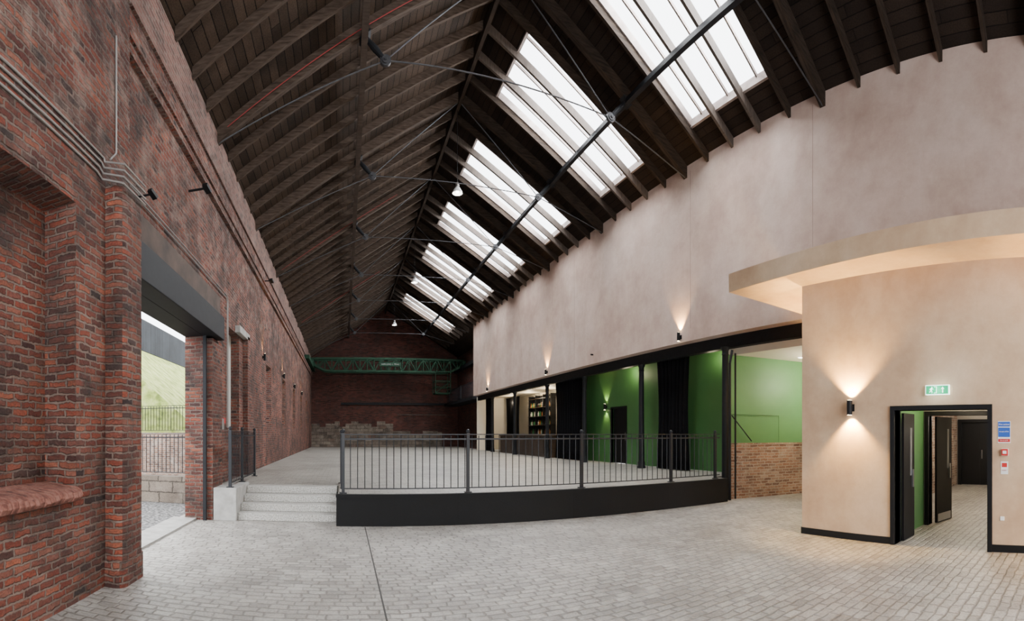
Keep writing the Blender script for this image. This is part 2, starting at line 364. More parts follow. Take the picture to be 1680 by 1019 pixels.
# sconce
AMB=(1,.58,.20)
def sconce(loc,d,label,up=60,down=40,group=None,col=AMB,ang=75):
    loc=Vector(loc); d=Vector(d); c=loc+d*.09
    e=E('wall_light',loc,label,'lamp',group)
    P(MB().cyl(c+Vector((0,0,-.12)),c+Vector((0,0,.12)),.045,n=18).done('lamp_body',M_black,smooth=True),e)
    P(MB().bar(loc,loc+d*.05,.05,.07).done('bracket',M_black),e)
    P(MB().bar(loc,loc+d*.012,.09,.12).done('backplate',M_black),e)
    P(MB().cyl(c+Vector((0,0,.12)),c+Vector((0,0,.123)),.036,n=18).done('lens',M_lamp),e)
    if up: spot('uplight',c+Vector((0,0,.14)),(-.22*d.x,-.22*d.y,1),up,ang,col,par=e)
    if down: 
        P(MB().cyl(c+Vector((0,0,-.123)),c+Vector((0,0,-.12)),.036,n=18).done('lens',M_lamp),e)
        spot('downlight',c+Vector((0,0,-.14)),(-.22*d.x,-.22*d.y,-1),down,ang,col,par=e)
    return e
for y in (16.2,21.6,26.4,31.0): sconce((XL,y,4.42),(1,0,0),'small black wall light glowing warm on red brick',80,0,'wall lights along the brick wall')

# ------------------------------------------------------------ roof
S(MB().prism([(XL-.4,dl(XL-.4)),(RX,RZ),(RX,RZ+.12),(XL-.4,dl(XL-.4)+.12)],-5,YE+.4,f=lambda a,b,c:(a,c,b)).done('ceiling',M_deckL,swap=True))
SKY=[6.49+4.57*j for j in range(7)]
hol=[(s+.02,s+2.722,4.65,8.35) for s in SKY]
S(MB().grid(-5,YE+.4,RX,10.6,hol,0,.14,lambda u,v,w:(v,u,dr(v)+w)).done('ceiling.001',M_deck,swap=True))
nrm=Vector((SR,0,1)).normalized()
for j,s in enumerate(SKY):
    e=E('window_%d'%(6+j),(6.5,s+1.37,dr(6.5)+.1)); S(e)
    mb=MB()
    for fx in (4.65,8.35): mb.bar((fx,s+.02,dr(fx)+.06),(fx,s+2.72,dr(fx)+.06),.07,.2)
    for fy in (s+.04,s+2.70): mb.bar((4.65,fy,dr(4.65)+.08),(8.35,fy,dr(8.35)+.08),.06,.2)
    P(mb.done('window_frame',M_glzbar),e)
    for k in range(1,6):
        if k%2==0: continue
        yy=s+.457*k+.0
        P(MB().bar((4.66,yy,dr(4.66)+.12),(8.34,yy,dr(8.34)+.12),.04,.07).done('glazing_bar',M_glzbar),e)
    P(MB().prism([(4.66,dr(4.66)+.155),(8.34,dr(8.34)+.155),(8.34,dr(8.34)+.165),(4.66,dr(4.66)+.165)],s+.03,s+2.71,f=lambda a,b,c:(a,c,b)).done('glass_pane',M_glass),e)
    area('skylight_sky',Vector((6.5,s+1.37,dr(6.5)))+nrm*.35,-nrm,1650,4.5,3.0,(1,1,1))
# rafters
def rafter_mesh(left):
    if left: pr=[(XL+.06,dl(XL+.06)-.005),(RX-.055,dl(RX-.055)-.005),(RX-.055,dl(RX-.055)-.25),(XL+.06,dl(XL+.06)-.22)]
    else: pr=[(RX+.055,dr(RX+.055)-.005),(XR-.01,dr(XR-.01)-.005),(XR-.01,dr(XR-.01)-.26),(RX+.055,dr(RX+.055)-.25)]
    return MB().prism(pr,-.036,.036,f=lambda a,b,c:(a,c,b))
first={}
for k in range(-5,44):
    y=RY0+RP*k
    if k%5==0 or y>YE-.2: continue
    for left in (True,False):
        insky=any(s-.1<y<s+2.8 for s in SKY) and not left
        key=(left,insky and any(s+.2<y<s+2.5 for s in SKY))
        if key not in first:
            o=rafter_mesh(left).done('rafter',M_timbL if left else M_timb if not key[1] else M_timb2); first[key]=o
        else:
            o=first[key].copy(); C.objects.link(o)
        o.location.y=y
        T(o,'dark timber rafter under the sloping boarded roof' if not key[1] else 'timber rafter crossing the bright skylight','beam','roof rafters')
# trusses
NZ=9.8; NXL=.91; NXR=6.45
def make_truss(y):
    e=E('roof_truss',(RX,y,NZ),'iron and timber roof truss with thin tie rods and round bosses','truss','roof trusses'); ks=[]
    def pr(pts,n,m=M_timb): 
        o=MB().prism(pts,y-.07,y+.07,f=lambda a,b,c:(a,c,b)).done(n,m); ks.append(P(o,e))
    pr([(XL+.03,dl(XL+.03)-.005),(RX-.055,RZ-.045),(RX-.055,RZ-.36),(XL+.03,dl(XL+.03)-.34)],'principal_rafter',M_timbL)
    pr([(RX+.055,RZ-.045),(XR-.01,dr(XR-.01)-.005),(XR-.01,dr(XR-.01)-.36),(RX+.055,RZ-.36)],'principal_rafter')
    for a,b in (((NXL,NZ),(NXR,NZ)),((NXL,NZ),(XL+.03,dl(XL)-.3)),((NXR,NZ),(XR-.02,dr(XR)-.33)),((NXL,NZ),(RX-.07,RZ-.38)),((NXR,NZ),(RX+.07,RZ-.38))):
        ks.append(P(MB().cyl((a[0],y,a[1]),(b[0],y,b[1]),.016,n=8).done('tie_rod',M_iron,smooth=True),e))
    for nx,tx,f in ((NXL,.46,dl),(NXR,6.93,dr)):
        mb=MB(); p0=Vector((nx,y,NZ)); p1=Vector((tx,y,f(tx)-.33)); 
        mb.cyl(p0,(p0+p1)/2,.045,.075,10); mb.cyl((p0+p1)/2,p1,.075,.045,10); mb.bar(p1-(p1-p0)*.06,p1,.22,.3)
        ks.append(P(mb.done('strut',M_steel,smooth=False),e))
        mb=MB().cyl((nx,y-.035,NZ),(nx,y+.035,NZ),.12,n=20); mb.cyl((nx,y-.06,NZ),(nx,y+.06,NZ),.08,n=16); mb.cyl((nx,y-.09,NZ),(nx,y+.09,NZ),.035,n=8)
        ks.append(P(mb.done('boss',M_iron,smooth=True),e))
    return e,ks
tr,kids=make_truss(RY0+RP*0-.0)
for k in range(1,9):
    dup_thing(tr,kids,(0,RP*5*k,0))
T(MB().box(.39,.53,-5,YE-.02,dl(.46)-.48,dl(.46)-.31).done('purlin',M_timb2,swap=True),'long grey-brown timber purlin running beneath the rafters','beam')
T(MB().box(6.86,6.98,-5,YE-.02,dr(6.9)-.45,dr(6.9)-.32).done('purlin',M_steel,swap=True),'long black iron purlin running beneath the skylights','beam')
T(MB().box(RX-.05,RX+.05,-5,YE-.02,RZ-.42,RZ-.1).done('ridge_beam',M_timb,swap=True),'dark timber ridge beam at the roof apex','beam')
for k,yy in enumerate((5.44,10.01,19.15,28.29)):
    mb=MB().tube([(XL+.3,yy,dl(XL+.3)-.24),(-.4,yy,dl(-.4)-.24),(2.2,yy,dl(2.2)-.24)],.010)
    T(mb.done('alarm_cable',M_cable),'thin red alarm cable fixed along a dark rafter','cable','red roof cables')
# pendants
M_shade=newmat('frosted_shade',(.6,.61,.61),.3)
def pendant(y):
    x=RX; s=.85; z0=9.62; e=E('pendant_lamp',(x,y,z0),'bell-shaped industrial pendant lamp hanging from the roof ridge','lamp','roof pendants')
    sc=lambda pr:[(a*s,b*s) for a,b in pr]
    P(MB().cyl((x,y,z0+.42*s),(x,y,RZ-.42),.008,n=6).done('cable',M_black),e)
    P(MB().lathe(sc([(.03,.42),(.07,.38),(.075,.26),(.05,.22)]),(x,y,z0),16).done('lamp_housing',M_galv,smooth=True),e)
    P(MB().lathe(sc([(.06,.24),(.10,.20),(.17,.08),(.20,0),(.19,0),(.16,.07),(.09,.19),(.05,.22)]),(x,y,z0),20).done('lamp_shade',M_shade,smooth=True),e)
    P(MB().lathe(sc([(.01,.02),(.05,.04),(.06,.09),(.04,.16),(.02,.2)]),(x,y,z0),14).done('bulb',M_lampw,smooth=True),e)
    point('pendant_light',(x,y,z0-.05),15,(1,.95,.85),.08,par=e)
for y in (15.0,24.3,34.0): pendant(y)

# ------------------------------------------------------------ far gable
mb=MB().prism([(XL-.1,0),(12.5,0),(12.5,dr(10.6)),(10.6,dr(10.6)),(RX,RZ),(XL-.1,dl(XL-.1))],YE,YE+.3,f=lambda a,b,c:(a,c,b))
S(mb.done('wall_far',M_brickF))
pts=[(XL,PZ),(8.8,PZ),(8.8,1.9)]
x=8.8; z=1.9
while x>XL+.3:
    x=max(XL,x-random.uniform(.35,.8)); pts.append((x,z)); z=(2.0 if x>4.6 else 2.65)+random.choice((-.28,0,0,.2)); pts.append((x,z))
if pts[-1][0]>XL: pts.append((XL,z))
S(MB().prism(pts,YE-.06,YE,f=lambda a,b,c:(a,c,b)).done('trim_7',M_stone))
S(MB().box(XL,10.2,YE-.1,YE,7.0,7.18).done('trim_8',M_brickF))
T(MB().box(-.2,9.6,YE-.14,YE-.002,4.3,4.5).done('steel_channel',M_steel),'dark steel channel fixed across the brick gable wall','beam')
T(MB().box(4.8,9.2,YE-.08,YE-.002,3.4,3.5).done('steel_channel',M_lint),'rusty flat bar across the brick gable wall','beam')
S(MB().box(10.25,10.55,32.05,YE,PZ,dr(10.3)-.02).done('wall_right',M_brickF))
# ------------------------------------------------------------ crane
e=E('gantry_crane',(3.6,39.5,6.9),'green riveted lattice girder crane spanning between the side walls','crane')
x0,x1=-2.7,10.2; n=22; yc=39.5
zt=8.0
zb=lambda t: 7.58-.62*min(1,min(t,1-t)/.10)
mb=MB()
for yy in (yc-.45,yc+.45):
    mb.bar((x0,yy,zt),(x1,yy,zt),.12,.16)
    for i in range(n):
        a=i/n;b=(i+1)/n; xa=x0+(x1-x0)*a; xb=x0+(x1-x0)*b
        mb.bar((xa,yy,zb(a)),(xb,yy,zb(b)),.12,.14)
        mb.bar((xa,yy,zb(a)),(xa,yy,zt),.07,.07)
        if i%2: mb.bar((xa,yy,zb(a)),(xb,yy,zt),.06,.08)
        else: mb.bar((xa,yy,zt),(xb,yy,zb(b)),.06,.08)
P(mb.done('lattice_girder',M_cgreen),e)
for i in range(n+1):
    xa=x0+(x1-x0)*i/n; P(MB().bar((xa,yc-.45,zt),(xa,yc+.45,zt),.07,.05).done('cross_brace',M_cgreen),e)
P(MB().box(x0,x0+.25,yc-1.1,yc+1.1,7.5,7.9).done('end_carriage',M_cgreen,bevel=.02),e)
P(MB().box(x1-.25,x1,yc-1.1,yc+1.1,7.5,7.9).done('end_carriage',M_cgreen,bevel=.02),e)
mb=MB()
for xx in (7.7,9.0):
    for yy in (yc-.6,yc+.5): mb.bar((xx,yy,5.2),(xx,yy,7.0),.05,.05)
for z in (5.2,5.7,6.2,7.0):
    for xx in (7.7,9.0): mb.bar((xx,yc-.6,z),(xx,yc+.5,z),.045,.045)
    for yy in (yc-.6,yc+.5): mb.bar((7.7,yy,z),(9.0,yy,z),.045,.045)
mb.box(7.7,9.0,yc-.6,yc+.5,5.12,5.18); mb.bar((7.7,yc-.6,5.2),(9.0,yc-.6,6.2),.05,.05)
P(mb.done('operator_cage',M_cgreen),e)
P(MB().box(3.0,4.8,yc-.56,yc-.53,7.35,7.7).done('sign_board',M_cgreen),e)
def text(body,size,loc,rot,mat,name='lettering',par=None,ext=.002,align='CENTER'):
    cu=bpy.data.curves.new(name,'FONT'); cu.body=body; cu.size=size; cu.extrude=ext; cu.align_x=align; cu.align_y='CENTER'
    t=bpy.data.objects.new(name,cu); C.objects.link(t)
    bpy.context.view_layer.update()
    me=bpy.data.meshes.new_from_object(t.evaluated_get(bpy.context.evaluated_depsgraph_get()))
    C.objects.unlink(t); bpy.data.objects.remove(t)
    o=bpy.data.objects.new(name,me); me.materials.clear(); me.materials.append(mat); o.location=loc; o.rotation_euler=rot; C.objects.link(o)
    if par: P(o,par)
    return o
text('SAFE LOAD 5 TONS',.17,(3.9,yc-.57,7.52),(math.pi/2,0,0),newmat('faded_white',(.3,.32,.3)),par=e)
T(MB().box(XL+.002,XL+.35,34,YE-.2,7.2,7.48).done('crane_rail',M_cgreen),'green crane runway rail on a wall bracket','rail')
T(MB().box(9.85,10.22,32.1,YE-.2,7.2,7.48).done('crane_rail',M_steel),'dark crane runway rail along the side wall','rail')

# ------------------------------------------------------------ pink upper wall, canopy, room block
S(MB().prism([(XR,4.4),(XR+.3,4.4),(XR+.3,dr(XR+.3)-.01),(XR,dr(XR)-.01)],-5,31.8,f=lambda a,b,c:(a,c,b)).done('wall_right.001',M_plas))
mb=MB()
for yy in (5.85,9.95,16.9): mb.box(XR-.004,XR,yy,yy+.012,4.75,dr(XR)-.2)
S(mb.done('trim_9',newmat('joint_bead',(.38,.27,.225),.8)))
e=S(MB().prism([(6.33,5.95),(6.07,.8),(5.85,-5),(9.0,-5),(9.0,5.75)],4.35,4.69).done('ceiling.002',M_plasLit))
S(MB().grid(-5,4.7,0,4.35,[(1.44,2.93,0,2.12)],6.88,7.08,FX).done('wall_right.002',M_plasLit))
S(MB().box(7.08,13.2,4.5,4.7,0,4.35).done('wall_right.003',M_plasLit))
S(MB().box(6.86,6.88,2.98,4.71,0,.11).done('baseboard_right',M_black))
S(MB().box(6.86,6.88,-5,1.39,0,.11).done('baseboard_right.001',M_black))
S(MB().box(6.88,7.1,4.70,4.72,0,.11).done('baseboard_right.002',M_black))
T(MB().box(9.302,9.498,4.75,31.79,4.08,4.42).done('steel_beam',M_steel),'long black steel beam carried by cast iron columns','beam')
S(MB().box(9.0,10.24,32.0,YE-.15,4.2,4.4).done('ceiling.003',M_steel))
# columns
def column(x,y,z0,label):
    e=E('cast_iron_column',(x,y,z0),label,'column','cast iron columns'); h=4.07-z0
    P(MB().lathe([(.10,.22),(.095,1.0),(.085,h-.2)],(x,y,z0),20).done('shaft',M_steel,smooth=True),e)
    P(MB().lathe([(.14,0),(.14,.06),(.12,.09),(.12,.2),(.10,.24)],(x,y,z0),20).done('base',M_steel,smooth=True),e)
    P(MB().lathe([(.085,h-.22),(.10,h-.2),(.088,h-.18),(.09,h-.1),(.12,h-.04),(.12,h)],(x,y,z0),20).done('capital',M_steel,smooth=True),e)
column(9.14,8.72,0,'black cast iron column standing at the end of the railing')
for y in (12.8,16.7,20.3,24.6,28.6): column(9.36,y,PZ,'black cast iron column supporting the steel beam')
T(MB().tube([(9.0,8.42,.02),(9.0,8.42,3.6),(9.12,8.45,3.95)],.035).done('drain_pipe',M_steel,smooth=True),'black vertical pipe strapped beside the column','pipe')
T(MB().tube([(9.3,8.5,.02),(9.3,8.5,3.9)],.025).done('drain_pipe',M_steel,smooth=True),'thin black pipe beside the column','pipe')
# brick dado + green wall behind (angled)
def strip(xa,ya,xb,yb,t,z0,z1): return MB().prism([(xa,ya),(xb,yb),(xb,yb+t),(xa,ya+t)],z0,z1)
S(strip(9.22,8.66,13.0,7.45,.25,0,1.45).done('wall_green_room',M_brickO))
S(strip(9.22,8.64,13.0,7.43,.27,1.45,1.5).done('trim_10',M_brickO))
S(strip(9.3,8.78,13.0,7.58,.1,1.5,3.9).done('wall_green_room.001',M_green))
S(MB().box(9.499,13.2,4.7,8.95,3.9,4.5).done('ceiling.004',M_cream))
S(MB().box(13.0,13.2,4.7,8.9,0,3.9).done('wall_green_room.002',M_cream))
def gy(x): return 8.66-(x-9.22)*.32
T(MB().tube([(9.35,gy(9.35)+.06,2.25),(9.95,gy(9.95)+.06,1.55)],.016).done('handrail',M_steel),'thin dark sloping handrail against the green wall','rail')
mb=MB().tube([(9.3,gy(9.3)+.1,2.28),(10.85,gy(10.85)+.09,2.28),(10.85,gy(10.85)+.09,1.5)],.008)
T(mb.done('access_panel_frame',newmat('dark_green_trim',(.03,.12,.03),.5)),'thin dark green outline of an access panel on the wall','panel')
# green recess
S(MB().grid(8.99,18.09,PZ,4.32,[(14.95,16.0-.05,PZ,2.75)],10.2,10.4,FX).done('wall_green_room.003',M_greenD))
S(MB().box(9.499,12.3,8.95,32,4.32,4.45).done('ceiling.005',M_cream))
S(MB().box(10.4,12.3,18.1,18.3,PZ,4.32).done('wall_bar',M_cream))
S(MB().box(12.1,12.3,18.3,31.9,PZ,4.32).done('wall_bar.001',M_cream))
S(MB().box(9.3,12.3,31.82,32.0,PZ,4.32).done('wall_bar.002',M_cream))
e=S(E('door_2',(10.3,15.45,PZ)))
P(MB().box(10.28,10.33,14.95,15.95,PZ,2.75).done('door_leaf',M_black),e)
P(MB().grid(14.88,16.02,PZ,2.82,[(14.95,15.95,PZ,2.75)],10.17,10.27,FX).done('door_frame',M_black),e)
P(MB().box(10.24,10.28,15.05,15.08,1.5,1.8).done('handle',M_kick),e)
sconce((10.2,16.35,2.85),(-1,0,0),'black wall light casting yellow glow on green wall',80,60,col=(1,.75,.35))
# bar
e=E('bar_counter',(9.95,24.2,PZ),'long dark timber bar counter with panelled front','bar')
P(MB().box(9.66,10.2,20.6,28.0,PZ+.002,1.62).done('bar_body',M_wood),e)
P(MB().box(9.60,10.3,20.5,28.1,1.62,1.70).done('countertop',M_wood,bevel=.01),e)
for i in range(11): P(MB().box(9.635,9.66,20.7+i*.665,20.7+i*.665+.55,PZ+.15,1.5).done('front_panel',M_wood,bevel=.008),e)
e=E('bottle_shelf',(11.95,26.6,PZ),'tall dark back-bar shelf unit stocked with bottles','shelf')
mb=MB().box(12.06,12.1,25.0,28.4,1.6,4.15); 
for yy in (25.0,26.12,27.24,28.34): mb.box(11.75,12.06,yy,yy+.05,1.6,4.15)
P(mb.done('shelf_frame',M_black),e)
shz=[1.75,2.3,2.85,3.4,3.95]
for z in shz: P(MB().box(11.72,12.06,25.0,28.39,z-.03,z).done('shelf_board',M_wood),e)
bmats=[newmat('bottle_%s'%k,c,.15) for k,c in (('amber',(.35,.13,.02)),('green',(.03,.15,.05)),('clear',(.55,.55,.5)),('dark',(.03,.015,.01)))]
bp=[(.036,0),(.038,.02),(.038,.17),(.030,.20),(.014,.24),(.014,.31)]
bo={}
for z in shz[:4]:
    for i in range(22):
        y=25.15+i*.148
        if any(abs(y-q)<.06 for q in (26.14,27.26)): continue
        k=random.randrange(4)
        if k not in bo: o=MB().lathe(bp,(0,0,0),10).done('bottle',bmats[k],smooth=True,origin=(0,0,0)); bo[k]=o
        else: o=bo[k].copy(); C.objects.link(o)
        o.location=(11.88,y,z+.001); T(o,['amber spirit bottle on the bar shelf','green glass bottle on the bar shelf','clear glass bottle on the bar shelf','dark glass bottle on the bar shelf'][k],'bottle','bottles on the bar shelves')
# curtains
def curtain(x,y0,y1,z0,z1,label,amp=.07,per=.2):
    e=E('curtain',(x,(y0+y1)/2,z0),label,'curtain')
    n=int((y1-y0)/per*10); mb=MB(); rows=8; vs=[];fs=[]
    for r in range(rows+1):
        t=r/rows; z=z0+(z1-z0)*t; sq=1-.12*math.sin(math.pi*t)
        for i in range(n+1):
            u=i/n; yy=(y0+y1)/2+(u-.5)*(y1-y0)*sq
            vs.append((x+amp*math.sin(u*(y1-y0)/per*2*math.pi+.4*math.sin(t*3))*(1-.3*t),yy+.02*math.sin(u*31),z))
    for r in range(rows):
        for i in range(n): fs.append((r*(n+1)+i,r*(n+1)+i+1,(r+1)*(n+1)+i+1,(r+1)*(n+1)+i))
    mb.add(vs,fs); o=mb.done('drape',M_cloth,smooth=True); 
    m=o.modifiers.new('thick','SOLIDIFY'); m.thickness=.01; P(o,e)
    P(MB().cyl((x,y0-.1,z1+.02),(x,y1+.1,z1+.02),.018,n=8).done('curtain_rail',M_black),e)
curtain(9.68,10.75,12.35,PZ+.02,4.2,'floor-length black velvet curtain gathered beside a column')
curtain(9.66,17.0,20.0,PZ+.02,4.2,'wide black velvet curtain drawn between columns',per=.26)
curtain(9.66,29.3,31.0,PZ+.02,4.2,'narrow black velvet curtain gathered at the bar end')
curtain(11.3,28.9,31.4,PZ+.02,4.2,'black velvet curtain hanging behind the bar')

# wall lights on pink wall
for y in (28.4,19.5,10.37): sconce((XR,y,4.56),(-1,0,0),'black cylinder wall light glowing upward on pink plaster',300,25,'wall lights on the upper plaster wall')
T(MB().cyl((8.9,15.4,4.74),(9.0,15.4,4.74),.03,n=10).done('cable_gland',M_black),'small black cable outlet on plaster wall','outlet')
GOLD=(1,.60,.17)
sconce((6.88,6.88/math.tan((1398-563)/775),2.18),(-1,0,0),'black cylinder wall light casting warm glow up and down',650,420,col=GOLD,ang=105)
sconce((6.88,-.6,2.18),(-1,0,0),'added out-of-view wall light warming the plaster canopy',900,420,col=GOLD,ang=130)  # lamp added outside the view to throw golden light on the canopy
sconce((8.1,4.7,2.6),(0,1,0),'added hidden wall light brightening the canopy underside',1000,200,col=GOLD,ang=130)  # unseen lamp added round the corner to light up the soffit

# ------------------------------------------------------------ platform
e=E('raised_platform',(4,20,0),'raised stone-paved platform with black boarded front','platform')
pl=[(-.1,8.98),(8.88,8.42),(8.88,8.98),(10.19,8.98),(10.19,18.32),(12.05,18.32),(12.05,31.75),(10.2,31.75),(10.2,YE-.16),(XL+.01,YE-.16),(XL+.01,10.55),(-.1,10.55)]
P(MB().prism(pl,.001,PZ).done('platform_deck',M_sett2),e)
P(MB().prism([(-.13,8.94),(8.88,8.38),(8.88,8.42),(-.1,8.98)],.001,.55).done('front_fascia',M_board),e)
P(MB().prism([(-.14,8.92),(8.88,8.36),(8.88,8.46),(-.1,9.02)],.55,.605).done('edge_capping',M_board),e)
P(MB().box(-.13,-.1,8.96,9.4,.001,.6).done('side_fascia',M_board),e)
# steps
e=E('entrance_steps',(-1.1,9.9,0),'four pale granite steps leading up to the platform','stairs')
for i in range(4):
    y0=9.35+.3*i; P(MB().box(-2.12,-.131,y0,10.548,.15*i+.001,.15*(i+1)).done('step',M_granite,bevel=.012),e)
T(MB().box(-2.60,-2.125,9.22,10.548,0,.66).done('concrete_plinth',M_conc,bevel=.01),'pale concrete plinth block beside the steps','plinth')
# railings
def railing(pts,z0,z1,label,posts,sp=.13,name='railing',group=None,finial=True,br=.009):
    e=E(name,(pts[0][0],pts[0][1],z0),label,'railing',group)
    bal=None
    for (xa,ya),(xb,yb) in zip(pts[:-1],pts[1:]):
        d=Vector((xb-xa,yb-ya,0)); L=d.length
        P(MB().bar((xa,ya,z1),(xb,yb,z1),.05,.018).done('top_rail',M_rail),e)
        P(MB().bar((xa,ya,z1-.09),(xb,yb,z1-.09),.02,.03).done('upper_rail',M_rail),e)
        P(MB().bar((xa,ya,z0+.09),(xb,yb,z0+.09),.03,.02).done('bottom_rail',M_rail),e)
        n=int(L/sp)
        for i in range(1,n):
            p=Vector((xa,ya,0))+d*(i/n)
            if bal is None:
                bal=MB().cyl((0,0,.09),(0,0,z1-z0-.02),br,n=8).done('baluster',M_rail,origin=(0,0,0)); o=bal
            else: o=bal.copy(); C.objects.link(o)
            o.location=(p.x,p.y,z0); P(o,e)
    for (x,y) in posts:
        mb=MB().box(x-.03,x+.03,y-.03,y+.03,z0,z1+.03); mb.box(x-.07,x+.07,y-.05,y+.05,z0,z0+.015)
        if finial: mb.lathe([(.012,0),(.035,.012),(.04,.035),(.03,.06),(.008,.075)],(x,y,z1+.03),12)
        P(mb.done('post',M_rail),e)
    return e
ry=lambda x:9.10-.0619*x
railing([(.0,ry(0)),(8.75,ry(8.75))],PZ+.006,1.74,'long charcoal steel railing with slim balusters on platform edge',[(0,ry(0)),(2.42,ry(2.42)),(4.86,ry(4.86)),(7.2,ry(7.2)),(8.6,ry(8.6))],sp=.137)
railing([(-.04,ry(0)+.1),(-.04,11.0)],PZ+.001,1.74,'short charcoal steel railing returning beside the steps',[(-.04,11.0)],sp=.13)
railing([(-2.28,9.35),(-2.28,10.5),(-2.28,12.0)],.66,1.8,'dark steel railing on the concrete plinth beside steps',[(-2.28,9.35),(-2.28,10.5),(-2.28,12.0)],sp=.13)
railing([(9.15,32.1),(9.15,YE-.3)],4.4,5.5,'black balcony railing at the open end of the upper floor',[(9.15,32.15),(9.15,36),(9.15,40)],sp=.16)

# ------------------------------------------------------------ doorway in the block
M_vis=newmat('vision_glass',(.12,.13,.14),.1)
e=S(E('door_3',(6.98,2.18,0)))
P(MB().grid(1.37,3.0,0,2.19,[(1.44,2.93,0,2.12)],6.84,7.12,FX).done('door_frame',M_black),e)
def leaf(hx,hy,ang,w,par,h=2.08,kick=True):
    d=Vector((math.cos(ang),math.sin(ang),0)); hp=Vector((hx,hy,0))
    o=MB().bar(hp+Vector((0,0,.01+h/2)),hp+d*w+Vector((0,0,.01+h/2)),.045,h).done('door_leaf',M_black); P(o,par)
    if kick: P(MB().bar(hp+d*.05+Vector((0,0,.10)),hp+d*(w-.05)+Vector((0,0,.10)),.05,.15).done('kick_plate',M_kick),par)
    P(MB().bar(hp+d*(w-.12)+Vector((0,0,1.0)),hp+d*(w-.09)+Vector((0,0,1.0)),.10,.3).done('handle',M_kick),par)
    P(MB().bar(hp+d*(w-.2)+Vector((0,0,1.45)),hp+d*(w-.12)+Vector((0,0,1.45)),.05,.8).done('vision_panel',M_vis),par)
leaf(7.13,2.90,math.radians(0),.48,e,kick=False)
leaf(7.13,1.47,math.radians(0),.72,e)
# lobby
S(MB().box(7.12,8.6,3.06,3.2,0,2.6).done('wall_lobby',M_green))
S(MB().box(7.08,16.2,.6,.75,0,3).done('wall_lobby.001',M_cream))
S(MB().grid(.75,4.5,0,2.6,[(1.3,2.95,0,2.1)],8.6,8.75,FX).done('wall_lobby.002',M_hall))
S(MB().box(7.08,16.2,.6,4.5,2.6,2.7).done('ceiling.006',M_cream))
S(MB().grid(.75,4.5,0,2.6,[(2.95,4.25,0,2.15)],15.8,16.0,FX).done('wall_lobby.003',M_hall))
S(MB().box(8.75,16.0,4.4,4.5,0,2.6).done('wall_lobby.004',M_brickO))
e=S(E('door_4',(8.67,2.1,0)))
P(MB().grid(1.22,3.03,0,2.18,[(1.3,2.95,0,2.1)],8.56,8.79,FX).done('door_frame',M_black),e)
leaf(8.80,2.88,math.radians(-12),.62,e)
e=S(E('door_5',(15.9,3.6,0)))
P(MB().grid(2.85,4.35,0,2.25,[(2.97,4.23,0,2.14)],15.74,15.99,FX).done('door_frame',M_black),e)
P(MB().box(15.85,15.9,2.96,3.595,0.0,2.15).done('door_leaf',M_black),e); P(MB().box(15.85,15.9,3.597,4.24,0.0,2.15).done('door_leaf',M_black),e)
P(MB().box(15.8,15.85,3.5,3.53,.9,1.2).done('handle',M_kick),e)
S(MB().box(15.7,15.8,.76,2.84,0,2.3).done('wall_lobby.005',newmat('dark_panel',(.03,.028,.026),.5)))
T(MB().box(12.0,12.08,4.3,4.4,1.6,1.75).done('call_point',M_red),'small red fire call point on hallway brick wall','alarm')
point('lobby_light',(7.9,2.2,2.45),50,(1,.85,.6),.1); point('hall_light',(11,2.6,2.45),190,(1,.9,.74),.12); point('hall_light',(14.2,2.6,2.45),110,(1,.9,.74),.12)

# signs on the warm wall.  (a right, b up) around centre
SX=6.88
Yof=lambda px: SX/math.tan((px-563)/775)
RO=(math.pi/2,0,-math.pi/2)
yc0=Yof(1539); zc=2.42
e=E('exit_sign',(SX-.05,yc0,zc-.08),'lit green and white emergency exit sign with running figure and arrow','sign')
W2=.19;H2=.075
P(MB().box(SX-.05,SX,yc0-W2,yc0+W2,zc-H2,zc+H2).done('sign_body',M_swhite,bevel=.004),e)
P(MB().box(SX-.053,SX-.05,yc0-W2+.012,yc0+W2-.012,zc-H2+.012,zc+H2-.012).done('sign_panel',M_sgreen),e)
def flat(polys,name,mat,par,x,yc_,zc_):
    mb=MB()
    for p in polys: mb.prism(p,0,.002,f=lambda a,b,c:(x-c,yc_-a,zc_+b))
    return P(mb.done(name,mat),par)
circ=lambda cx,cy,r,n=12:[(cx+r*math.cos(2*math.pi*i/n),cy+r*math.sin(2*math.pi*i/n)) for i in range(n)]
def lim(x0,y0,x1,y1,w):
    d=Vector((x1-x0,y1-y0)).normalized(); n_=Vector((-d.y,d.x))*w/2
    return [(x0+n_.x,y0+n_.y),(x0-n_.x,y0-n_.y),(x1-n_.x,y1-n_.y),(x1+n_.x,y1+n_.y)]
man=[circ(-.082,.038,.009),lim(-.088,.026,-.096,-.006,.018),lim(-.096,-.006,-.078,-.022,.009),lim(-.078,-.022,-.084,-.048,.008),lim(-.096,-.006,-.108,-.03,.009),lim(-.108,-.03,-.125,-.034,.008),lim(-.088,.024,-.07,.008,.007),lim(-.07,.008,-.058,.014,.006),lim(-.09,.024,-.112,.016,.007),lim(-.112,.016,-.118,-.002,.006)]
flat(man,'running_figure',M_swhite,e,SX-.053,yc0,zc)
flat([[(-.05,-.05),(-.005,-.05),(-.005,.05),(-.05,.05),(-.05,.044),(-.012,.044),(-.012,-.044),(-.05,-.044)]],'doorway_symbol',M_swhite,e,SX-.053,yc0,zc)
flat([[(.084,-.045),(.096,-.045),(.096,.024),(.104,.012),(.115,.012),(.09,.045),(.065,.012),(.076,.012),(.084,.024)]],'arrow_symbol',M_swhite,e,SX-.053,yc0,zc)
point('exit_glow',(SX-.16,yc0,zc+.0),1.6,(.8,1,.9),.04,par=e)
